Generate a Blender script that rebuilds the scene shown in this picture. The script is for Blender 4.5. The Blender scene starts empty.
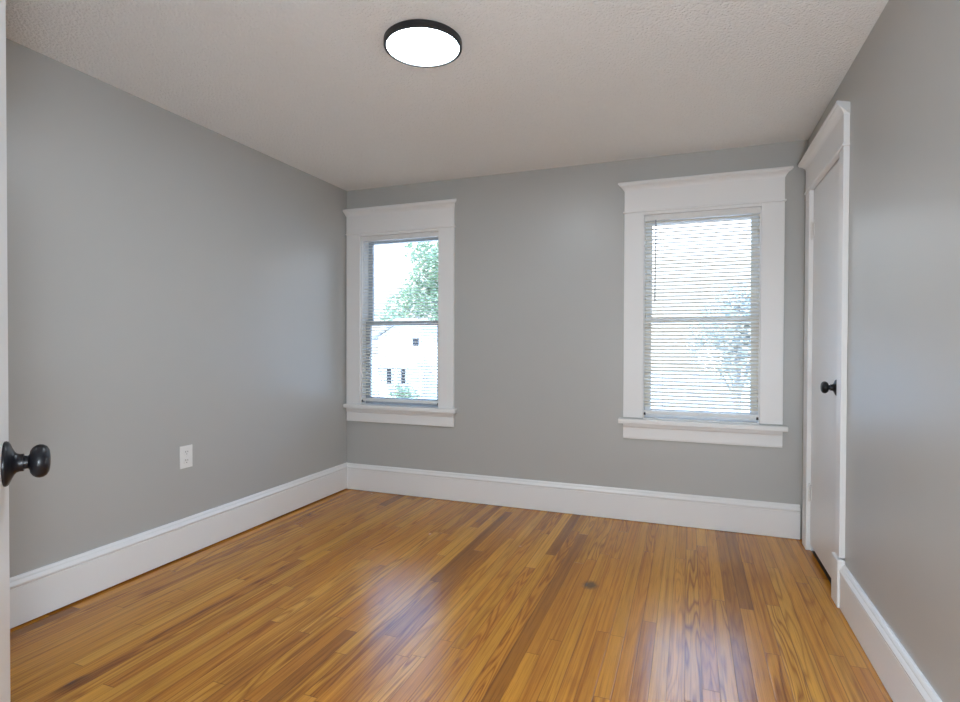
import bpy, bmesh, math, random
from mathutils import Vector, Matrix
random.seed(7)
S = bpy.context.scene
COL = S.collection

# ------------------------------------------------------------------ camera
W, H, ZB = 3.2986, 2.44, 0.2186
CX, CD, CH = 2.6317, 3.8647, 1.1893
F, YAW, PIT, ROL = 553.16, 0.36138, -0.01214, -0.00345
r0 = Vector((math.cos(YAW), math.sin(YAW), 0))
f0 = Vector((-math.sin(YAW), math.cos(YAW), 0))
u0 = Vector((0, 0, 1))
fw = f0*math.cos(PIT) + u0*math.sin(PIT)
up = u0*math.cos(PIT) - f0*math.sin(PIT)
c_, s_ = math.cos(ROL), math.sin(ROL)
ax = r0*c_ - up*s_          # image right
ay = up*c_ + r0*s_          # image up
cam_d = bpy.data.cameras.new('camera')
cam = bpy.data.objects.new('camera', cam_d); COL.objects.link(cam)
M = Matrix((ax, ay, -fw)).transposed().to_4x4()
M.translation = Vector((CX, -CD, CH))
cam.matrix_world = M
cam_d.sensor_width = 36; cam_d.sensor_fit = 'HORIZONTAL'
cam_d.lens = F/960*36
cam_d.clip_start = 0.02; cam_d.clip_end = 300
S.camera = cam

# ------------------------------------------------------------------ light + exposure
S.view_settings.view_transform = 'Standard'; S.view_settings.look = 'None'
S.view_settings.gamma = 1; S.view_settings.use_curve_mapping = False
S.view_settings.exposure = -0.06
LAMP = 84.0        # radiance of the ceiling lamp's diffuser
HALL_FILL = 140.0       # radiance of the fill globe added in the hallway
SKY = (2.0, 10.5)     # radiance at the horizon and from 30 degrees up
SUN = 12.0
w = bpy.data.worlds.new('world'); S.world = w; w.use_nodes = True
nt = w.node_tree; nt.nodes.clear()
wo = nt.nodes.new('ShaderNodeOutputWorld'); wb = nt.nodes.new('ShaderNodeBackground')
wc = nt.nodes.new('ShaderNodeTexCoord'); wn = nt.nodes.new('ShaderNodeTexNoise')
wn.inputs['Scale'].default_value = 2.2; wn.inputs['Detail'].default_value = 4
wr = nt.nodes.new('ShaderNodeValToRGB')
wr.color_ramp.elements[0].position = .35; wr.color_ramp.elements[0].color = (.22, .48, 1, 1)
wr.color_ramp.elements[1].position = .65; wr.color_ramp.elements[1].color = (.42, .64, 1, 1)
nt.links.new(wc.outputs['Generated'], wn.inputs['Vector'])
nt.links.new(wn.outputs['Fac'], wr.inputs['Fac'])

wx = nt.nodes.new('ShaderNodeSeparateXYZ'); nt.links.new(wc.outputs['Generated'], wx.inputs[0])
wm = nt.nodes.new('ShaderNodeMapRange'); nt.links.new(wx.outputs[2], wm.inputs[0])
wm.inputs[1].default_value = .10; wm.inputs[2].default_value = .5; wm.inputs[3].default_value = SKY[0]; wm.inputs[4].default_value = SKY[1]
nt.links.new(wm.outputs[0], wb.inputs['Strength'])
wf = nt.nodes.new('ShaderNodeMapRange'); nt.links.new(wx.outputs[2], wf.inputs[0])
wf.inputs[1].default_value = .14; wf.inputs[2].default_value = .36; wf.inputs[3].default_value = 0; wf.inputs[4].default_value = 1
wq = nt.nodes.new('ShaderNodeMix'); wq.data_type = 'RGBA'
nt.links.new(wf.outputs[0], wq.inputs[0]); wq.inputs[6].default_value = (.97, .97, 1, 1)
nt.links.new(wr.outputs['Color'], wq.inputs[7]); nt.links.new(wq.outputs[2], wb.inputs['Color'])
nt.links.new(wb.outputs[0], wo.inputs[0])
sd = bpy.data.lights.new('sun', 'SUN'); sd.energy = SUN; sd.angle = .01; sd.color = (1, .96, .9)
so = bpy.data.objects.new('sun', sd); COL.objects.link(so)
so.rotation_euler = Vector((.42, .62, -.66)).to_track_quat('-Z', 'Y').to_euler()   # from behind the house
so.location = (0, -6, 9)
S.cycles.max_bounces = 12; S.cycles.diffuse_bounces = 8; S.cycles.glossy_bounces = 4
S.cycles.transparent_max_bounces = 16
S.cycles.sample_clamp_indirect = 6

# ------------------------------------------------------------------ helpers
def tag(o, label=None, cat=None, group=None, kind=None):
    if label: o['label'] = label
    if cat: o['category'] = cat
    if group: o['group'] = group
    if kind: o['kind'] = kind
    return o

def empty(name, loc, rz=0, **k):
    o = bpy.data.objects.new(name, None); COL.objects.link(o)
    o.location = loc; o.rotation_euler = (0, 0, rz); o.empty_display_size = .1
    return tag(o, **k)

def obj(name, bm, mat, parent=None, smooth=False, local=False, bevel=0, seg=2, **k):
    """bm in room coordinates (or the parent's own when local)"""
    if parent is not None and not local:
        bmesh.ops.translate(bm, verts=bm.verts, vec=-origin(parent))
    bmesh.ops.recalc_face_normals(bm, faces=bm.faces)
    me = bpy.data.meshes.new(name); bm.to_mesh(me); bm.free()
    if smooth:
        for p in me.polygons: p.use_smooth = True
    me.materials.append(mat)
    o = bpy.data.objects.new(name, me); COL.objects.link(o)
    if parent is not None: o.parent = parent
    if bevel:
        b = o.modifiers.new('bevel', 'BEVEL'); b.width = bevel; b.segments = seg; b.limit_method = 'ANGLE'
    if smooth:
        try:
            me.set_sharp_from_angle(angle=math.radians(40))
        except Exception: pass
    return tag(o, **k)

def origin(o):
    v = Vector(o.location); p = o.parent
    while p is not None: v = v + Vector(p.location); p = p.parent
    return v

def box(bm, a, b):
    x0, y0, z0 = a; x1, y1, z1 = b
    v = [bm.verts.new(p) for p in ((x0,y0,z0),(x1,y0,z0),(x1,y1,z0),(x0,y1,z0),(x0,y0,z1),(x1,y0,z1),(x1,y1,z1),(x0,y1,z1))]
    for f in ((0,3,2,1),(4,5,6,7),(0,1,5,4),(1,2,6,5),(2,3,7,6),(3,0,4,7)):
        bm.faces.new([v[i] for i in f])
    return bm

def B(*boxes):
    bm = bmesh.new()
    for a, b in boxes: box(bm, a, b)
    return bm

def prism(bm, prof, fn):
    """prof: closed 2-D outline; fn(p, k) -> 3-D point at end k (0/1)"""
    A = [bm.verts.new(fn(p, 0)) for p in prof]; Bv = [bm.verts.new(fn(p, 1)) for p in prof]
    n = len(prof)
    for i in range(n):
        j = (i+1) % n
        bm.faces.new((A[i], A[j], Bv[j], Bv[i]))
    bm.faces.new(A[::-1]); bm.faces.new(Bv)
    return bm

def lathe(bm, prof, mat4, seg=40):
    """prof: list (r, h) ; axis = local z of mat4"""
    rings = []
    for r, h in prof:
        if r < 1e-6: rings.append([bm.verts.new(mat4 @ Vector((0, 0, h)))])
        else: rings.append([bm.verts.new(mat4 @ Vector((r*math.cos(2*math.pi*i/seg), r*math.sin(2*math.pi*i/seg), h))) for i in range(seg)])
    for a, b in zip(rings, rings[1:]):
        for i in range(seg):
            j = (i+1) % seg
            if len(a) == 1 and len(b) == 1: continue
            if len(a) == 1: bm.faces.new((a[0], b[i], b[j]))
            elif len(b) == 1: bm.faces.new((a[i], a[j], b[0]))
            else: bm.faces.new((a[i], a[j], b[j], b[i]))
    return bm

def wall_grid(us, vs, hole, fn, t):
    """solid wall with real openings; hole(u,v) true where open; fn(u,v,d) -> point, d in 0..t"""
    bm = bmesh.new(); cache = {}
    def V(i, j, k):
        if (i, j, k) not in cache: cache[(i, j, k)] = bm.verts.new(fn(us[i], vs[j], k*t))
        return cache[(i, j, k)]
    nu, nv = len(us)-1, len(vs)-1
    fill = lambda i, j: 0 <= i < nu and 0 <= j < nv and not hole((us[i]+us[i+1])/2, (vs[j]+vs[j+1])/2)
    for i in range(nu):
        for j in range(nv):
            if not fill(i, j): continue
            for k in (0, 1): bm.faces.new((V(i,j,k), V(i+1,j,k), V(i+1,j+1,k), V(i,j+1,k)))
            if not fill(i-1, j): bm.faces.new((V(i,j,0), V(i,j+1,0), V(i,j+1,1), V(i,j,1)))
            if not fill(i+1, j): bm.faces.new((V(i+1,j,0), V(i+1,j+1,0), V(i+1,j+1,1), V(i+1,j,1)))
            if not fill(i, j-1): bm.faces.new((V(i,j,0), V(i+1,j,0), V(i+1,j,1), V(i,j,1)))
            if not fill(i, j+1): bm.faces.new((V(i,j+1,0), V(i+1,j+1,0), V(i+1,j+1,1), V(i,j+1,1)))
    return bm

# ------------------------------------------------------------------ materials
class NT:
    def __init__(s, name):
        s.m = bpy.data.materials.new(name); s.m.use_nodes = True
        s.t = s.m.node_tree; s.t.nodes.clear()
        s.out = s.t.nodes.new('ShaderNodeOutputMaterial')
    def n(s, typ, **kw):
        nd = s.t.nodes.new('ShaderNode'+typ)
        for k, v in kw.items():
            if k.startswith('_'): setattr(nd, k[1:], v)
            else: s.set(nd.inputs[k.replace('__', ' ')], v)
        return nd
    def set(s, inp, v):
        if hasattr(v, 'is_output'): s.t.links.new(v, inp)
        else: inp.default_value = v
    def math(s, op, a, b=0.0, c=0.0):
        nd = s.t.nodes.new('ShaderNodeMath'); nd.operation = op
        for i, v in enumerate((a, b, c)): s.set(nd.inputs[i], v)
        return nd.outputs[0]
    def vec(s, x, y, z):
        nd = s.t.nodes.new('ShaderNodeCombineXYZ')
        for i, v in enumerate((x, y, z)): s.set(nd.inputs[i], v)
        return nd.outputs[0]
    def ramp(s, fac, stops, interp='LINEAR'):
        nd = s.t.nodes.new('ShaderNodeValToRGB'); cr = nd.color_ramp; cr.interpolation = interp
        while len(cr.elements) < len(stops): cr.elements.new(.5)
        for e, (p, c) in zip(cr.elements, stops):
            e.position = p; e.color = (*c, 1) if len(c) == 3 else c
        s.set(nd.inputs[0], fac); return nd.outputs[0]
    def mix(s, fac, a, b, blend='MIX'):
        nd = s.t.nodes.new('ShaderNodeMix'); nd.data_type = 'RGBA'; nd.blend_type = blend
        s.set(nd.inputs[0], fac); s.set(nd.inputs[6], a if hasattr(a, 'is_output') else (*a, 1)); s.set(nd.inputs[7], b if hasattr(b, 'is_output') else (*b, 1))
        return nd.outputs[2]
    def coord(s): return s.n('TexCoord').outputs['Object']
    def noise(s, vec, scale, detail=2, rough=.5):
        nd = s.n('TexNoise', Vector=vec, Scale=scale, Detail=detail, Roughness=rough); return nd.outputs['Fac']
    def bump(s, h, strength, dist):
        return s.n('Bump', Height=h, Strength=strength, Distance=dist).outputs[0]
    def principled(s, **kw):
        nd = s.n('BsdfPrincipled')
        for k, v in kw.items():
            k = k.replace('__', ' ')
            if isinstance(v, tuple) and len(v) == 3: v = (*v, 1)
            s.set(nd.inputs[k], v)
        s.t.links.new(nd.outputs[0], s.out.inputs[0]); return nd

def paint(name, col, rough, spec=.5, bscale=250, bstr=.08, vary=.02, bdist=.001):
    t = NT(name); co = t.coord()
    v = t.noise(co, 1.7, 3)
    c = t.mix(v, tuple(x*(1-vary) for x in col), tuple(min(1, x*(1+vary)) for x in col))
    nb = t.bump(t.noise(co, bscale, 2), bstr, bdist)
    t.principled(Base__Color=c, Roughness=rough, Specular__IOR__Level=spec, Normal=nb)
    return t.m

def plain(name, col, rough=.5, metal=0, spec=.5):
    t = NT(name); co = t.coord()
    v = t.noise(co, 40, 2)
    c = t.mix(v, tuple(x*.97 for x in col), tuple(min(1, x*1.03) for x in col))
    t.principled(Base__Color=c, Roughness=rough, Metallic=metal, Specular__IOR__Level=spec)
    return t.m

WALL_C = (.44, .44, .427)
m_wall = paint('grey_wall_paint', WALL_C, .36, .65, 130, .10)
m_trim = paint('white_trim_paint', (.80, .80, .80), .33, .5, 60, .04)
m_door = paint('white_door_paint', (.77, .775, .78), .32, .5, 60, .05)
m_hallwall = paint('hallway_wall_paint', (.5, .49, .46), .5)

def popcorn():
    t = NT('textured_ceiling_paint'); co = t.coord()
    a = t.n('TexVoronoi', Vector=co, Scale=85.0, _feature='SMOOTH_F1').outputs['Distance']
    b = t.noise(co, 120, 3, .6)
    h = t.math('SUBTRACT', b, t.math('MULTIPLY', a, .8))
    c = t.mix(t.noise(co, 60, 3), (.90, .905, .90), (.93, .935, .93))
    t.principled(Base__Color=c, Roughness=.85, Specular__IOR__Level=.2, Normal=t.bump(h, .65, .016))
    return t.m
m_ceil = popcorn()

def oak():
    t = NT('oak_strip_floor'); co = t.coord()
    sp = t.n('SeparateXYZ', Vector=co); x, y = sp.outputs[0], sp.outputs[1]
    # slight waviness so strips are not laser-straight
    px = t.math('DIVIDE', t.math('ADD', x, .02), .0575)
    pid = t.math('FLOOR', px); fx = t.math('FRACT', px)
    wn1 = t.n('TexWhiteNoise', Vector=t.vec(pid, 3.7, 1.0)); ws = t.n('SeparateColor', Color=wn1.outputs['Color'])
    L = t.math('MULTIPLY_ADD', ws.outputs[0], 1.5, 1.3)
    yy = t.math('ADD', t.math('DIVIDE', y, L), t.math('MULTIPLY', ws.outputs[1], 11.0))
    seg = t.math('FLOOR', yy); fy = t.math('FRACT', yy)
    # second split: some boards are cut short
    wn0 = t.n('TexWhiteNoise', Vector=t.vec(pid, seg, 8.3)); w0 = t.n('SeparateColor', Color=wn0.outputs['Color'])
    cut = t.math('MULTIPLY_ADD', w0.outputs[0], .6, .2)
    part = t.math('GREATER_THAN', fy, cut)
    has = t.math('GREATER_THAN', w0.outputs[1], .45)
    sub = t.math('MULTIPLY', part, has)
    wn2 = t.n('TexWhiteNoise', Vector=t.vec(pid, seg, t.math('MULTIPLY_ADD', sub, 5.0, 2.0))); wc = t.n('SeparateColor', Color=wn2.outputs['Color'])
    R, G, Bc = wc.outputs[0], wc.outputs[1], wc.outputs[2]
    base = t.ramp(R, [(0, (.22, .078, .009)), (.04, (.30, .112, .012)), (.10, (.41, .158, .016)), (.3, (.52, .208, .021)), (.5, (.505, .222, .022)), (.7, (.56, .236, .025)), (.85, (.56, .258, .030)), (1, (.62, .30, .041))])
    # long streaks and cathedral contour grain, each board its own
    gx = t.math('ADD', t.math('MULTIPLY', fx, .0575), t.math('MULTIPLY', G, 37.0))
    gv = t.vec(t.math('MULTIPLY', gx, 13.0), t.math('MULTIPLY_ADD', y, .95, t.math('MULTIPLY', Bc, 60.0)), t.math('MULTIPLY', R, 20.0))
    g = t.noise(gv, 1.0, 2, .45)
    freq = t.math('MULTIPLY_ADD', Bc, 9.0, 6.0)
    ring = t.math('PINGPONG', t.math('MULTIPLY', g, freq), .5)
    ring = t.math('MULTIPLY', ring, 2.0)
    ringd = t.math('SMOOTH_MIN', ring, 1.0, .1)
    rm = t.n('MapRange', Value=ringd); rm.inputs[1].default_value = 0; rm.inputs[2].default_value = .6; rm.inputs[3].default_value = 1; rm.inputs[4].default_value = 0
    pores = t.noise(t.vec(t.math('MULTIPLY', gx, 260.0), t.math('MULTIPLY', y, 5.0), R), 1.0, 2, .6)
    streak = t.noise(t.vec(t.math('MULTIPLY', gx, 70.0), t.math('MULTIPLY', y, .8), G), 1.0, 3, .6)
    gs = t.n('MapRange', Value=t.math('FRACT', t.math('MULTIPLY', R, 7.31))); gs.inputs[1].default_value = .30; gs.inputs[2].default_value = 1.0; gs.inputs[3].default_value = .10; gs.inputs[4].default_value = 1.0
    c = t.mix(t.math('MULTIPLY', rm.outputs[0], gs.outputs[0]), base, t.mix(1.0, base, (.46, .33, .23), 'MULTIPLY'))
    pr = t.n('MapRange', Value=pores); pr.inputs[1].default_value = .52; pr.inputs[2].default_value = .75; pr.inputs[3].default_value = 0; pr.inputs[4].default_value = .7
    c = t.mix(pr.outputs[0], c, t.mix(1.0, c, (.52, .42, .34), 'MULTIPLY'))
    st = t.ramp(streak, [(.28, (.66, .56, .48)), (.5, (1, 1, 1)), (.75, (1.16, 1.18, 1.20))])
    c = t.mix(1.0, c, st, 'MULTIPLY')
    # mineral streaks and little knots
    kn = t.n('TexVoronoi', Vector=t.vec(t.math('MULTIPLY', x, 2.6), t.math('MULTIPLY', y, .9), .5), Scale=1.0)
    km = t.n('MapRange', Value=kn.outputs['Distance']); km.inputs[1].default_value = .02; km.inputs[2].default_value = .075; km.inputs[3].default_value = .75; km.inputs[4].default_value = 0
    c = t.mix(km.outputs[0], c, t.mix(1.0, c, (.30, .22, .16), 'MULTIPLY'))
    # the dark burn-like spot in the middle of the floor
    wob = t.math('MULTIPLY', t.math('SUBTRACT', t.noise(co, 45, 3), .5), .022)
    dx = t.math('SUBTRACT', x, 2.182); dy = t.math('MULTIPLY', t.math('SUBTRACT', y, -1.123), .75)
    dd = t.math('ADD', t.math('SQRT', t.math('ADD', t.math('MULTIPLY', dx, dx), t.math('MULTIPLY', dy, dy))), wob)
    sm = t.n('MapRange', Value=dd); sm.inputs[1].default_value = .018; sm.inputs[2].default_value = .045; sm.inputs[3].default_value = .88; sm.inputs[4].default_value = 0
    c = t.mix(sm.outputs[0], c, (.075, .042, .018))
    # a few dark boards seen in the room: (x, y0, y1)
    # seams
    e1 = t.math('MINIMUM', fx, t.math('SUBTRACT', 1.0, fx))
    s1 = t.n('MapRange', Value=e1); s1.inputs[1].default_value = .014; s1.inputs[2].default_value = .042; s1.inputs[3].default_value = 1; s1.inputs[4].default_value = 0
    seamvar = t.n('MapRange', Value=t.noise(t.vec(t.math('MULTIPLY', pid, 3.1), t.math('MULTIPLY', y, 1.3), 0.0), 1.0, 2)); seamvar.inputs[1].default_value = .35; seamvar.inputs[2].default_value = .65; seamvar.inputs[3].default_value = .35; seamvar.inputs[4].default_value = .95
    sA = t.math('MULTIPLY', s1.outputs[0], seamvar.outputs[0])
    e2 = t.math('MULTIPLY', t.math('MINIMUM', fy, t.math('SUBTRACT', 1.0, fy)), L)
    s2 = t.n('MapRange', Value=e2); s2.inputs[1].default_value = .0006; s2.inputs[2].default_value = .0022; s2.inputs[3].default_value = .85; s2.inputs[4].default_value = 0
    e3 = t.math('MULTIPLY', t.math('ABSOLUTE', t.math('SUBTRACT', fy, cut)), L)
    s3 = t.n('MapRange', Value=e3); s3.inputs[1].default_value = .0006; s3.inputs[2].default_value = .0022; s3.inputs[3].default_value = .85; s3.inputs[4].default_value = 0
    s3m = t.math('MULTIPLY', s3.outputs[0], has)
    seam = t.math('MAXIMUM', t.math('MAXIMUM', sA, s2.outputs[0]), s3m)
    c = t.mix(t.math('MULTIPLY', seam, .8), c, t.mix(1.0, c, (.20, .15, .11), 'MULTIPLY'))
    hgt = t.math('SUBTRACT', t.math('MULTIPLY_ADD', rm.outputs[0], -.10, t.math('MULTIPLY', pores, -.10)), t.math('MULTIPLY', seam, .6))
    hgt = t.math('ADD', hgt, t.math('MULTIPLY', G, .25))
    hgt = t.math('ADD', hgt, t.math('MULTIPLY', t.noise(co, 14, 2), .35))
    rough = t.math('MULTIPLY_ADD', t.noise(co, 5, 3), .10, .20)
    t.principled(Base__Color=c, Roughness=rough, Specular__IOR__Level=.42, Normal=t.bump(hgt, .22, .003))
    return t.m
m_floor = oak()

m_black = plain('black_metal', (.006, .006, .008), .36, 0, .28)
m_ring = plain('black_lamp_ring', (.012, .012, .014), .42)
m_slat = None
def slat_mat():
    t = NT('white_slat'); co = t.coord()
    c = t.mix(t.noise(co, 30, 2), (.82, .78, .69), (.87, .83, .74))
    d = t.n('BsdfPrincipled', Base__Color=c, Roughness=.4)
    tr = t.n('BsdfTranslucent', Color=(.85, .80, .70, 1))
    mx = t.n('MixShader', Fac=.12); t.t.links.new(d.outputs[0], mx.inputs[1]); t.t.links.new(tr.outputs[0], mx.inputs[2])
    t.t.links.new(mx.outputs[0], t.out.inputs[0]); return t.m
m_slat = slat_mat()
m_rail = plain('white_blind_rail', (.74, .74, .73), .4)
m_cord = plain('blind_cord', (.78, .78, .76), .7)
m_wand = plain('grey_plastic_wand', (.42, .43, .45), .25)
m_clip = plain('dark_plastic_clip', (.05, .05, .055), .5)
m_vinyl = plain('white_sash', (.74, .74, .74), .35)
m_sash_shaded = plain('shaded_white_sash', (.40, .42, .45), .35)  # white sash with the shade behind the blind put into its colour
m_plastic = plain('white_outlet_plastic', (.80, .80, .79), .3)
m_slot = plain('dark_slot', (.03, .03, .03), .6)
m_steel = plain('painted_hinge', (.72, .71, .69), .35)

def glass_mat():
    t = NT('window_glass'); co = t.coord()
    tr = t.n('BsdfTransparent', Color=(.96, .98, .97, 1)); gl = t.n('BsdfGlossy', Roughness=.02)
    fr = t.n('Fresnel', IOR=1.45, Normal=t.bump(t.noise(co, 3, 1), .02, .01))
    mx = t.n('MixShader', Fac=fr.outputs[0]); t.t.links.new(tr.outputs[0], mx.inputs[1]); t.t.links.new(gl.outputs[0], mx.inputs[2])
    t.t.links.new(mx.outputs[0], t.out.inputs[0]); return t.m
m_glass = glass_mat()

def emit(name, col, strength):
    t = NT(name); e = t.n('Emission', Color=(*col, 1), Strength=strength); t.t.links.new(e.outputs[0], t.out.inputs[0]); return t.m
m_lamp = emit('lit_diffuser', (.87, .985, 1.09), LAMP)
m_hall_fill = emit('hall_fill_globe', (.86, .985, 1.10), HALL_FILL)

# ------------------------------------------------------------------ room shell
T = .14                      # wall thickness
YF = -3.63                   # inner face of the wall the camera's doorway is in
HX0, HX1, HY = 1.0, W, -5.1  # hallway behind the camera
DX0, DX1, DZ = 2.0, 3.24, 2.12
WIN = [(.139, .836), (2.345, 3.047)]
WZ0, WZ1 = .690, 2.055
CY0, CY1, CZ = -.872, -.195, 2.086   # closet opening in the right wall
struct = lambda name, bm, m, **k: obj(name, bm, m, kind='structure', **k)

struct('floor', B(((-.14, HY-.14, -.06), (W+.004, .14, 0))), m_floor)
struct('ceiling', B(((-.14, HY-.14, H), (W+.14, .14, H+.1))), m_ceil)
struct('wall_back', wall_grid([-.14, *WIN[0], *WIN[1], W+.14], [0, WZ0, WZ1, H],
       lambda u, v: WZ0 < v < WZ1 and any(a < u < b for a, b in WIN), lambda u, v, d: Vector((u, d, v)), T), m_wall)
struct('wall_left', B(((-.14, YF-.12, 0), (0, 0, H))), m_wall)
struct('wall_right', wall_grid([HY, CY0, CY1, 0], [0, CZ, H], lambda u, v: v < CZ and CY0 < u < CY1,
       lambda u, v, d: Vector((W+d, u, v)), .12), m_wall)
struct('wall_front', wall_grid([0, DX0, DX1, W], [0, DZ, H], lambda u, v: v < DZ and DX0 < u < DX1,
       lambda u, v, d: Vector((u, YF-d, v)), .12), m_wall)
struct('wall_hallway_back', B(((HX0-.12, HY-.12, 0), (W+.12, HY, H))), m_hallwall)
struct('wall_hallway_left', B(((HX0-.12, HY, 0), (HX0, YF-.12, H))), m_hallwall)
# closet box behind the white door
cb = bmesh.new()
for a, b in (((W+.12, CY0-.1, 0), (W+.8, CY0-.06, H)), ((W+.12, CY1+.06, 0), (W+.8, CY1+.1, H)), ((W+.8, CY0-.1, 0), (W+.84, CY1+.1, H)),
             ((W+.12, CY0-.1, CZ+.1), (W+.84, CY1+.1, CZ+.14))): box(cb, a, b)
struct('wall_closet', cb, m_hallwall)
m_closetfloor = plain('shade_dark_closet_floor', (.028, .018, .012), .6)  # shadow under the closet door painted in as a dark floor colour
struct('floor_closet', B(((W+.004, HY-.14, -.06), (W+.84, .14, 0))), m_closetfloor)

# ---- baseboards: flat board + moulded cap
BT = .022
BP = [(0, 0), (BT, 0), (BT, .172), (BT-.0035, .1735), (BT-.0035, .177), (BT+.003, .180), (BT+.004, .188), (BT-.001, .196), (BT-.006, .203), (BT-.006, .207), (BT-.0085, .212), (BT-.013, ZB), (0, ZB)]
GAP = .009
def bprof(hz=.213, gap=GAP):
    k = hz/ZB
    return [(d, max(z*k, gap)) for d, z in BP]
bm = bmesh.new(); prism(bm, bprof(), lambda p, k: Vector((p[0], (YF if k == 0 else -.0005), p[1]))); struct('baseboard_left', bm, m_trim, bevel=.0008, seg=1)
bm = bmesh.new(); prism(bm, bprof(.211, .002), lambda p, k: Vector((BT*0+(.0 if k == 0 else W-.024), -p[0], p[1]))); struct('baseboard_back', bm, m_trim, bevel=.0008, seg=1)
bm = bmesh.new(); prism(bm, bprof(.200, .002), lambda p, k: Vector((W-p[0], (YF if k == 0 else -.955), p[1]))); struct('baseboard_right', bm, m_trim, bevel=.0008, seg=1)
bm = bmesh.new(); prism(bm, bprof(), lambda p, k: Vector(((0 if k == 0 else DX0-.11), YF+p[0], p[1]))); struct('baseboard_front', bm, m_trim, bevel=.0008, seg=1)

# crown-like cap profile: (projection, height)
CAPP = [(0, 0), (.024, 0), (.026, .005), (.030, .013), (.040, .024), (.050, .030), (.055, .031), (.055, .036), (.061, .038), (.061, .050), (.058, .053), (0, .053)]
def cap_moulding(u0, u1, base, z, fn, ext0, ext1):
    """mitred cap along u from u0 to u1; returns wrap at the ends by ext; fn(u, d, z)"""
    bm = bmesh.new()
    def P(p, k):
        e = max(0, p[0]-base)
        u = (u0 - (e if ext0 else 0)) if k == 0 else (u1 + (e if ext1 else 0))
        return fn(u, p[0], z+p[1])
    prism(bm, CAPP, P); return bm

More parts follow.
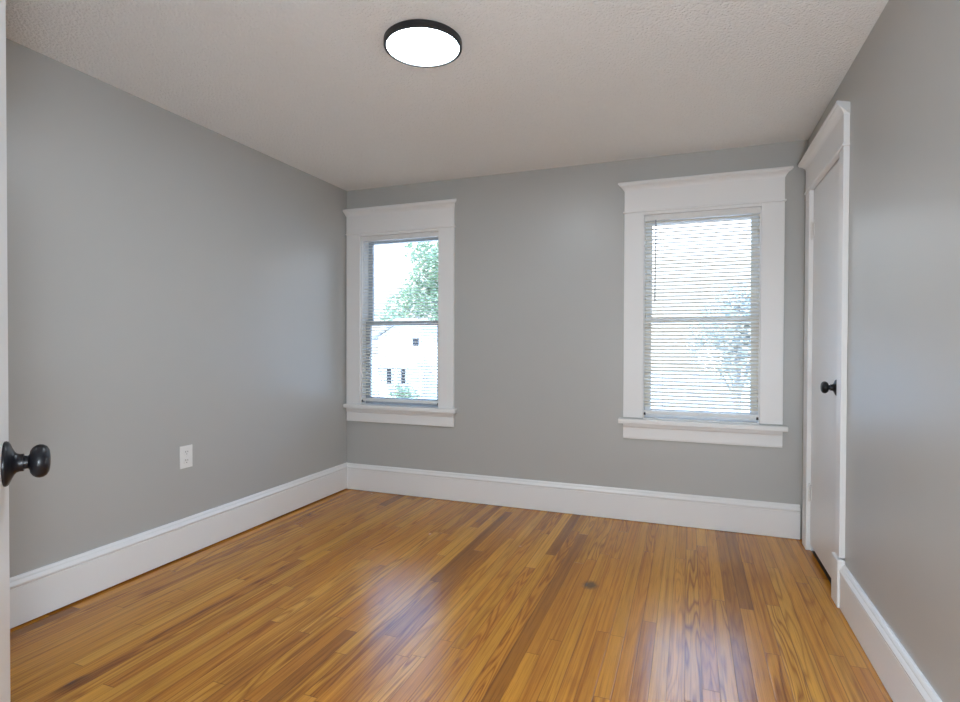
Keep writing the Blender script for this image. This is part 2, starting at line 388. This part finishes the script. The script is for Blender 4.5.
# ---- windows
def window(n, x0, x1, dz, m_sash, tilt, wand_x, wand_mat, blind_label):
    cw = .128; d = .022
    cl, cr = x0-cw, x1+cw
    root = empty('window_%d' % n, ((x0+x1)/2, 0, WZ0), kind='structure', label=['white wood-cased sash window beside the left room corner', 'white wood-cased sash window beside the closet door'][n-1])
    C = lambda name, boxes, m=m_trim, bv=.002: obj(name, B(*boxes), m, root, bevel=bv)
    # casing legs, head board, fillet, cap, stool, apron
    C('side_casing', [((cl, -d, .70), (x0, 0, 2.074))]); C('side_casing', [((x1, -d, .70), (cr, 0, 2.074))])
    C('head_casing', [((cl, -d-.001, 2.085), (cr, 0, 2.226))])
    C('head_casing_lower_board', [((x0-.0, -d, WZ1), (x1+.0, 0, 2.074))])
    obj('fillet_strip', B(((max(cl-.009, .001), -d-.009, 2.074), (cr+.009, 0, 2.085))), m_trim, root, bevel=.004, seg=3)
    obj('cap_moulding', cap_moulding(cl, cr, d, 2.222, lambda u, p, z: Vector((max(u, .002), -p, z)), True, True), m_trim, root)
    obj('stool', B(((max(cl-.030, .002), -.055, .668+dz), (cr+.026, 0, .700+dz)), ((x0+.0005, -.001, .6905), (x1-.0005, .055, .700))), m_trim, root, bevel=.006, seg=3)
    ap = bmesh.new()
    AP = [(0, .560+dz/2), (.016, .560+dz/2), (.018, .566), (.018, .632), (.022, .640), (.022, .668+dz), (0, .668+dz)]
    prism(ap, AP, lambda p, k: Vector(((cl if k == 0 else cr), -p[0], p[1])))
    obj('apron', ap, m_trim, root)
    # jamb liner
    J = .018
    C('jamb_liner', [((x0, 0, WZ0), (x0+.006, .135, WZ1)), ], m_trim, .001); C('jamb_liner', [((x1-.006, 0, WZ0), (x1, .135, WZ1))], m_trim, .001)
    C('head_jamb', [((x0, 0, WZ1-.006), (x1, .135, WZ1))], m_trim, .001)
    C('outer_sill', [((x0-.05, .055, .655), (x1+.05, .22, .69))], m_trim, .003)
    # sashes
    def sash(name, za, zb, ya, yb, sw, rb, rt):
        a, b = x0+.006, x1-.006
        bm = B(((a, ya, za), (a+sw, yb, zb)), ((b-sw, ya, za), (b, yb, zb)), ((a+sw, ya, za), (b-sw, yb, za+rb)), ((a+sw, ya, zb-rt), (b-sw, yb, zb)))
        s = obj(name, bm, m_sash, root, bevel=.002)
        ym = (ya+yb)/2
        g = B(((a+sw-.004, ym-.0015, za+rb-.004), (b-sw+.004, ym+.0015, zb-rt+.004)))
        # child of the sash, which sits at the root's origin
        bmesh.ops.translate(g, verts=g.verts, vec=-origin(root))
        obj('pane', g, m_glass, s, local=True)
        return s
    sash('lower_sash', .700, 1.372, .060, .092, .040, .055, .034)
    sash('upper_sash', 1.338, WZ1-.006, .096, .128, .040, .034, .040)
    # ---- mini blind
    bx0, bx1 = x0+.005, x1-.005
    br = empty('window_blind', ((x0+x1)/2, .030, .745), label=blind_label, cat='window blind')
    yb = .012
    obj('headrail', B(((bx0-.002, yb-.014, 2.018), (bx1+.002, yb+.014, 2.050))), m_rail, br, bevel=.003)
    pitch = .0236; z = 2.008; bm = bmesh.new()
    rnd = random.Random(n)
    while z > .775:
        th = tilt + rnd.uniform(-.035, .035)
        hw = .0125; thick = .00045
        seg = 6; prof = []
        for i in range(seg+1):
            s = -1+2*i/seg
            prof.append((s*hw, .0016*(1-s*s)))
        top = [(a, b+thick) for a, b in prof]; bot = prof[::-1]
        sag0, sag1 = rnd.uniform(-.0012, .0012), rnd.uniform(-.0012, .0012)
        cs, sn = math.cos(th), math.sin(th)
        prism(bm, top+bot, lambda p, k: Vector(((bx0 if k == 0 else bx1), yb + p[0]*cs - p[1]*sn, z + (sag0 if k == 0 else sag1) + p[0]*sn + p[1]*cs)))
        z -= pitch
    obj('slat_panel', bm, m_slat, br, smooth=True)
    obj('bottom_rail', B(((bx0, yb-.012, .727), (bx1, yb+.012, .750))), m_rail, br, bevel=.004, seg=3)
    for xx in (bx0-.001, bx1-.011):
        obj('end_cap', B(((xx, yb-.014, .719), (xx+.012, yb+.014, .737))), m_clip, br, bevel=.002)
    for fx in (.17, .5, .83):
        xx = bx0 + (bx1-bx0)*fx; cb = bmesh.new()
        for dy in (-.0145, .0145):
            box(cb, (xx-.0006, yb+dy-.0006, .735), (xx+.0006, yb+dy+.0006, 2.013))
        obj('ladder_cord', cb, m_cord, br)
    wb_ = bmesh.new()
    lathe(wb_, [(0, 0), (.0042, .001), (.0042, .05), (.0034, .06), (.0034, .50), (.0045, .508), (.0045, .52), (0, .522)],
          Matrix.Translation((wand_x, yb-.020, 1.475)) @ Matrix.Rotation(.008, 4, 'Y'), 12)
    obj('tilt_wand', wb_, wand_mat, br, smooth=True)
    obj('wand_hook', B(((wand_x-.003, yb-.024, 1.995), (wand_x+.006, yb-.012, 2.02))), wand_mat, br, bevel=.001)
    return root
window(1, *WIN[0], 0, m_sash_shaded, math.radians(16), .163, m_rail, 'white mini blind with open slats in the left window')
window(2, *WIN[1], -.008, m_vinyl, math.radians(30), 2.416, m_wand, 'white mini blind with grey tilt wand, in the window beside the closet door')

# ---- closet door on the right wall
def xw(u, p, z): return Vector((W-p, u, z))
dr = empty('door_1', (W, (CY0+CY1)/2, 0), kind='structure', label='narrow white closet door with black knob in the right wall')
cw = .112; cn = .080; d = .024
n0, f1 = CY0-cn, CY1+cw
obj('side_casing', B(((W-d, n0, .226), (W, CY0, CZ))), m_trim, dr, bevel=.002)
obj('side_casing', B(((W-d, CY1, 0), (W, f1, CZ))), m_trim, dr, bevel=.002)
obj('head_casing', B(((W-d-.001, n0, CZ+.011), (W, f1, 2.232))), m_trim, dr, bevel=.002)
obj('fillet_strip', B(((W-d-.008, n0-.008, CZ), (W, f1+.008, CZ+.011))), m_trim, dr, bevel=.004, seg=3)
obj('cap_moulding', cap_moulding(n0, f1, d, 2.228, xw, True, True), m_trim, dr)
obj('plinth_block', B(((W-.032, n0-.010, 0), (W, -.846, .218)), ), m_trim, dr, bevel=.006, seg=3)
obj('jamb', B(((W, CY0, 0), (W+.12, CY0+.004, CZ)), ((W, CY1-.004, 0), (W+.12, CY1, CZ)), ((W, CY0, CZ-.004), (W+.12, CY1, CZ))), m_trim, dr)
leaf = obj('door_leaf', B(((W-.001, CY0+.004, .036), (W+.027, CY1-.006, CZ-.007))), m_door, dr, bevel=.002)
def hinge(z):
    bm = bmesh.new()
    for i in range(5):
        a = z-.045+i*.018
        lathe(bm, [(0, 0), (.0062, .0002), (.0062, .0168), (0, .017)], Matrix.Translation((W-.010, CY1-.001, a)), 16)
    lathe(bm, [(0, 0), (.004, .001), (.005, .006), (0, .012)], Matrix.Translation((W-.010, CY1-.001, z+.045)), 12)
    lathe(bm, [(0, -.010), (.004, -.006), (.004, 0), (0, 0)], Matrix.Translation((W-.010, CY1-.001, z-.045)), 12)
    box(bm, (W-.0045, CY1-.03, z-.045), (W-.001, CY1-.001, z+.045))
    obj('hinge', bm, m_steel, dr, smooth=True)
hinge(1.85); hinge(.335)

ROSE = [(0, 0), (.044, 0), (.0445, .003), (.043, .006), (.038, .009), (.030, .012), (.023, .0155), (.0190, .019), (.0175, .024), (.0175, .030), (.0130, .0305)]
BALL = [(.0130, .029), (.0130, .037), (.0160, .039), (.0230, .0405), (.029, .0445), (.0325, .050), (.0335, .055), (.0325, .061), (.029, .0665), (.022, .0702), (.012, .0718), (0, .0722)]
def knob(parent, mat4, k_=1.0):
    mat4 = mat4 @ Matrix.Diagonal((k_, k_, k_*.5+.5, 1))
    k = lathe(bmesh.new(), ROSE, mat4); o = obj('knob_rose', k, m_black, parent, smooth=True, local=True)
    k = lathe(bmesh.new(), BALL, mat4); obj('knob', k, m_black, parent, smooth=True, local=True)
# closet knob axis -x
knob(dr, Matrix.Translation(Vector((W-.001, -.776, .987)) - Vector(dr.location)) @ Matrix.Rotation(-math.pi/2, 4, 'Y'), .87)

# ---- fill lamp added out of view in the hallway to brighten walls and ceiling
GR = .16
fl = empty('fill_lamp', (2.90, -4.12, 0), label='added fill light, a glowing globe on a stand out of view in the hallway', cat='fill lamp')
obj('base', lathe(bmesh.new(), [(0, 0), (.13, 0), (.13, .012), (.12, .02), (.02, .028), (0, .028)], Matrix.Identity(4), 40), m_black, fl, smooth=True, local=True)
obj('fill_lamp_pole', lathe(bmesh.new(), [(0, .026), (.011, .026), (.011, .80), (.03, .81), (.045, .83), (.05, .86), (0, .86)], Matrix.Identity(4), 24), m_black, fl, smooth=True, local=True)
obj('fill_lamp_globe', lathe(bmesh.new(), [(0, -GR)]+[(GR*math.cos(a*math.pi/24), GR*math.sin(a*math.pi/24)) for a in range(-11, 12)]+[(0, GR)], Matrix.Translation((0, 0, 1.0)), 40), m_hall_fill, fl, smooth=True, local=True)

# ---- entry door, swung open beside the camera
dirv = Vector((.8188, -.5740, 0)); nrm = Vector((.5740, .8188, 0))
a_, b_ = 9.0-480, 351-464.0
rr = ax*(a_/F) + ay*(b_/F) + fw
edge = Vector((CX, -CD, CH)) + rr*1.145; edge.z = 0
DW = .845
hingept = edge + dirv*DW
ed = empty('door_2', hingept, math.atan2(-dirv.y, -dirv.x), kind='structure', label='white entry door swung open at the left edge, black knob showing')   # local +x: hinge -> free edge
# local frame: x along leaf, y = left normal; visible face normal nrm
ly = Vector((dirv.y, -dirv.x, 0))   # rotate (-dirv) by +90
sgn = 1 if ly.dot(nrm) > 0 else -1
bm = B(((0, min(0, -sgn*.036), .012), (DW, max(0, -sgn*.036), 2.10)))
obj('door_leaf', bm, m_door, ed, local=True, bevel=.003)
knob(ed, Matrix.Translation((DW-.066, 0, .950)) @ Matrix.Rotation(-sgn*math.pi/2, 4, 'X'))
obj('latch_plate', B(((DW-.0005, min(0, -sgn*.030), .925), (DW+.0015, max(-sgn*.006, -sgn*.030) if sgn > 0 else .03, .985))), m_black, ed, local=True)
# doorway casing round the opening the camera looks through
dwf = empty('trim_1', ((DX0+DX1)/2, YF, 0), kind='structure')
obj('side_casing', B(((DX0-.11, YF, 0), (DX0-.005, YF+.022, 2.13))), m_trim, dwf, bevel=.002)
obj('head_casing', B(((DX0-.11, YF, 2.13), (W, YF+.022, 2.26))), m_trim, dwf, bevel=.002)

# ---- ceiling light
LX, LY, LR = 1.594, -1.797, .161
lt = empty('ceiling_light', (LX, LY, H), label='round flush ceiling light with black rim and lit white diffuser', cat='ceiling light')
bm = lathe(bmesh.new(), [(0, 0), (LR-.004, 0), (LR, -.004), (LR, -.027), (LR-.002, -.029), (LR-.0125, -.029), (LR-.0125, -.018), (0, -.018)], Matrix.Translation((LX, LY, H)), 96)
obj('rim', bm, m_ring, lt, smooth=True)
bm = lathe(bmesh.new(), [(LR-.0128, -.0185), (LR-.0128, -.0235), (LR*.7, -.025), (0, -.0255)], Matrix.Translation((LX, LY, H)), 96)
obj('diffuser', bm, m_lamp, lt, smooth=True)

# ---- wall outlet on the left wall
oy, oz = -1.556, .5545
ot = empty('wall_outlet', (0, oy, oz), label='white duplex wall outlet on the left grey wall above the baseboard', cat='outlet')
PW, PH = .041, .0625
obj('cover_plate', B(((0, oy-PW, oz-PH), (.0055, oy+PW, oz+PH))), m_plastic, ot, bevel=.002, seg=3)
for dz in (.0235, -.0235):
    bm = bmesh.new()
    pts = []
    for i in range(32):
        a = 2*math.pi*i/32; pts.append((max(-.0165, min(.0165, .0200*math.cos(a))), .0175*math.sin(a)))
    prism(bm, pts, lambda p, k: Vector((.0055+(.0022 if k else 0), oy+p[0], oz+dz+p[1])))
    rc = obj('receptacle', bm, m_plastic, ot)
    for dy, hh in ((-.0065, .0048), (.0065, .0040)):
        sl = B(((.0074, oy+dy-.0014, oz+dz+.001), (.0079, oy+dy+.0014, oz+dz+.001+2*hh)))
        bmesh.ops.translate(sl, verts=sl.verts, vec=-Vector(ot.location)); obj('slot', sl, m_slot, rc, local=True)
    gh = lathe(bmesh.new(), [(0, .0004), (.0026, .0004), (.0026, 0), (0, 0)], Matrix.Translation(Vector((.0076, oy, oz+dz-.008))-Vector(ot.location)) @ Matrix.Rotation(math.pi/2, 4, 'Y'), 16)
    obj('ground_hole', gh, m_slot, rc, local=True)
sc = lathe(bmesh.new(), [(0, .0012), (.002, .001), (.0028, 0), (0, 0)], Matrix.Translation(Vector((.0055, oy, oz))-Vector(ot.location)) @ Matrix.Rotation(math.pi/2, 4, 'Y'), 16)
obj('screw', sc, m_steel, ot, local=True)

# ------------------------------------------------------------------ outdoors, one storey below
GZ = -3.1
def ray_at(u, v, y):
    q = ax*((u-480)/F) + ay*((351-v)/F) + fw
    return Vector((CX, -CD, CH)) + q*((y+CD)/q.y)
m_lawn = None
t = NT('lawn'); co = t.coord()
t.principled(Base__Color=t.mix(t.noise(co, 3, 5), (.16, .24, .08), (.26, .32, .14)), Roughness=.9); m_lawn = t.m
t = NT('asphalt'); co = t.coord()
t.principled(Base__Color=t.mix(t.noise(co, 8, 5), (.50, .50, .50), (.62, .62, .61)), Roughness=.9); m_road = t.m
def siding():
    t = NT('white_siding'); co = t.coord(); sp = t.n('SeparateXYZ', Vector=co)
    fz = t.math('FRACT', t.math('MULTIPLY', sp.outputs[2], 7.0))
    c = t.mix(t.noise(co, 2, 3), (.74, .74, .74), (.80, .80, .79))
    t.principled(Base__Color=c, Roughness=.6, Normal=t.bump(fz, .8, .02)); return t.m
m_siding = siding()
t = NT('grey_shingles'); co = t.coord()
br = t.n('TexBrick', Vector=co, Scale=6.0); br.inputs['Color1'].default_value = (.34, .33, .33, 1); br.inputs['Color2'].default_value = (.42, .41, .40, 1); br.inputs['Mortar'].default_value = (.2, .2, .2, 1)
t.principled(Base__Color=br.outputs['Color'], Roughness=.9); m_roof = t.m
m_darkglass = plain('dark_window_glass', (.02, .025, .035), .1)
m_white = plain('white_exterior_trim', (.8, .8, .8), .5)
m_bark = paint('bark', (.30, .29, .29), .9, .2, 30, .6, .2, .01)
def leaf_mat(name, a, b):
    t = NT(name); co = t.coord()
    c = t.mix(t.noise(co, 2.5, 3), a, b)
    d = t.n('BsdfPrincipled', Base__Color=c, Roughness=.5)
    tr = t.n('BsdfTranslucent', Color=c)
    mx = t.n('MixShader', Fac=.35); t.t.links.new(d.outputs[0], mx.inputs[1]); t.t.links.new(tr.outputs[0], mx.inputs[2])
    t.t.links.new(mx.outputs[0], t.out.inputs[0]); return t.m
m_leaf = leaf_mat('green_leaves', (.14, .22, .12), (.27, .35, .22))
m_leaf2 = leaf_mat('grey_green_leaves', (.37, .39, .37), (.49, .51, .48))

struct('lawn', B(((-60, .6, GZ-.2), (60, 90, GZ))), m_lawn)
struct('street', B(((-60, 1.5, GZ), (60, 88, GZ+.03))), m_road)

def tree(name, base, crowns, leaf, mleaf, n, label, trunk_r=.16):
    root = empty(name, base, label=label, cat='tree', group=None)
    rnd = random.Random(int(base.x*10)+n)
    bm = bmesh.new(); top = max(c[0].z for c in crowns) - base.z
    lathe(bm, [(0, 0), (trunk_r*1.5, 0), (trunk_r, .4), (trunk_r*.8, top*.6), (trunk_r*.3, top), (0, top)], Matrix.Identity(4), 12)
    for cen, rad in crowns:
        d_ = cen-base; s0 = Vector((0, 0, top*.45)); d2 = d_-s0
        q = d2.to_track_quat('Z', 'Y').to_matrix().to_4x4()
        lathe(bm, [(0, 0), (trunk_r*.4, 0), (trunk_r*.15, d2.length), (0, d2.length)], Matrix.Translation(s0) @ q, 8)
    obj('trunk', bm, m_bark, root, smooth=True, local=True)
    bm = bmesh.new(); tot = sum(c[1]**3 for c in crowns)
    for cen, rad in crowns:
        for _ in range(int(n*rad**3/tot)):
            v = Vector((rnd.gauss(0, 1), rnd.gauss(0, 1), rnd.gauss(0, 1))).normalized()*rad*(rnd.random()**.45)
            v.z *= .9
            p = cen-base+v
            rot = Matrix.Rotation(rnd.uniform(0, 6.3), 3, 'Z') @ Matrix.Rotation(rnd.uniform(-1.2, 1.2), 3, 'X') @ Matrix.Rotation(rnd.uniform(-1, 1), 3, 'Y')
            L = leaf*rnd.uniform(.6, 1.3)
            q = [p + rot @ Vector(c) for c in ((-L, 0, 0), (-.3*L, -.45*L, .06*L), (L, 0, -.1*L), (-.3*L, .45*L, .06*L))]
            bm.faces.new([bm.verts.new(x) for x in q])
    obj('crown', bm, mleaf, root, local=True)
    return root

# neighbour's white house, seen low in the first window
HYD = 19.0
def hp(u, v): return ray_at(u, v, HYD)
xa, xb = hp(373, 345).x, hp(452, 345).x
ze = hp(405, 362).z
hs = empty('neighbor_house', ((xa+xb)/2, HYD, GZ), label='white house with grey gabled roof outside the window beside the room corner', cat='house')
apx = hp(401, 321); g0, g1 = hp(384, 337), hp(424, 345)
bm = bmesh.new()
prof = [(xa+.3, GZ), (xb, GZ), (xb, g1.z), (apx.x, apx.z), (xa+.3, g0.z)]
prism(bm, prof, lambda p, k: Vector((p[0], HYD+(8 if k else 0), p[1])))
obj('wall', bm, m_siding, hs)
bm = bmesh.new()
th = .16
prof = [(xa-.1, g0.z-.15), (apx.x, apx.z), (xb+.4, g1.z-.15), (xb+.4, g1.z-.15+th), (apx.x, apx.z+th), (xa-.1, g0.z-.15+th)]
prism(bm, prof, lambda p, k: Vector((p[0], HYD-.35+(8.7 if k else 0), p[1])))
obj('roof', bm, m_roof, hs)
# porch roof
z1 = hp(400, 360).z; z0 = hp(400, 365).z
bm = bmesh.new()
prism(bm, [(0, z1+.25), (-1.6, z1-.1), (-1.6, z1-.28), (0, z1-.28)], lambda p, k: Vector(((xa+.1 if k == 0 else hp(424, 360).x), HYD+p[0], p[1])))
obj('porch_roof', bm, m_white, hs)
for u in (377, 396, 421):
    q = ray_at(u, 370, HYD-1.45)
    obj('porch_post', B(((q.x-.07, HYD-1.52, GZ), (q.x+.07, HYD-1.38, z1-.27))), m_white, hs)
def hwin(u0, v0, u1, v1):
    a, b = hp(u0, v0), hp(u1, v1)
    f = obj('window', B(((a.x-.08, HYD-.06, b.z-.08), (b.x+.08, HYD+.02, a.z+.08))), m_white, hs)
    g = B(((a.x, HYD-.075, b.z), (b.x, HYD-.055, a.z)))
    bmesh.ops.translate(g, verts=g.verts, vec=-Vector(hs.location)); obj('pane', g, m_darkglass, f, local=True)
hwin(413, 338, 419.5, 346); hwin(387.5, 369, 392, 384); hwin(402, 369, 406, 383); hwin(376, 369, 380, 384)

p = ray_at(440, 275, 33); tb = Vector((p.x, 33, GZ))
tree('tree', tb, [(ray_at(446, 262, 33), 2.6), (ray_at(432, 292, 33.5), 2.5), (ray_at(405, 308, 33), 1.6), (ray_at(455, 300, 33), 2.8), (ray_at(420, 250, 34), 1.3), (ray_at(385, 316, 34), .9)], .20, m_leaf, 5200,
     'leafy green tree rising behind the white house, seen through the window beside the room corner', .25)
p = ray_at(388, 392, 16)
tree('shrub', Vector((p.x, 16, GZ)), [(ray_at(400, 395, 16), .55), (ray_at(408, 398, 16), .5)], .09, m_leaf, 500,
     'small green shrub before the white house, low in the window beside the room corner', .03)
p = ray_at(375, 372, 17)
p = ray_at(738, 330, 15); tb = Vector((p.x, 15, GZ))
tree('tree', tb, [(ray_at(742, 322, 15), 1.25), (ray_at(722, 350, 15), 1.0), (ray_at(755, 352, 15), 1.2), (ray_at(738, 300, 15), .6), (ray_at(700, 340, 15.5), .6), (ray_at(768, 310, 15), 1.0)], .11, m_leaf2, 3400,
     'pale grey-green tree seen through the slats of the window beside the closet door', .12)
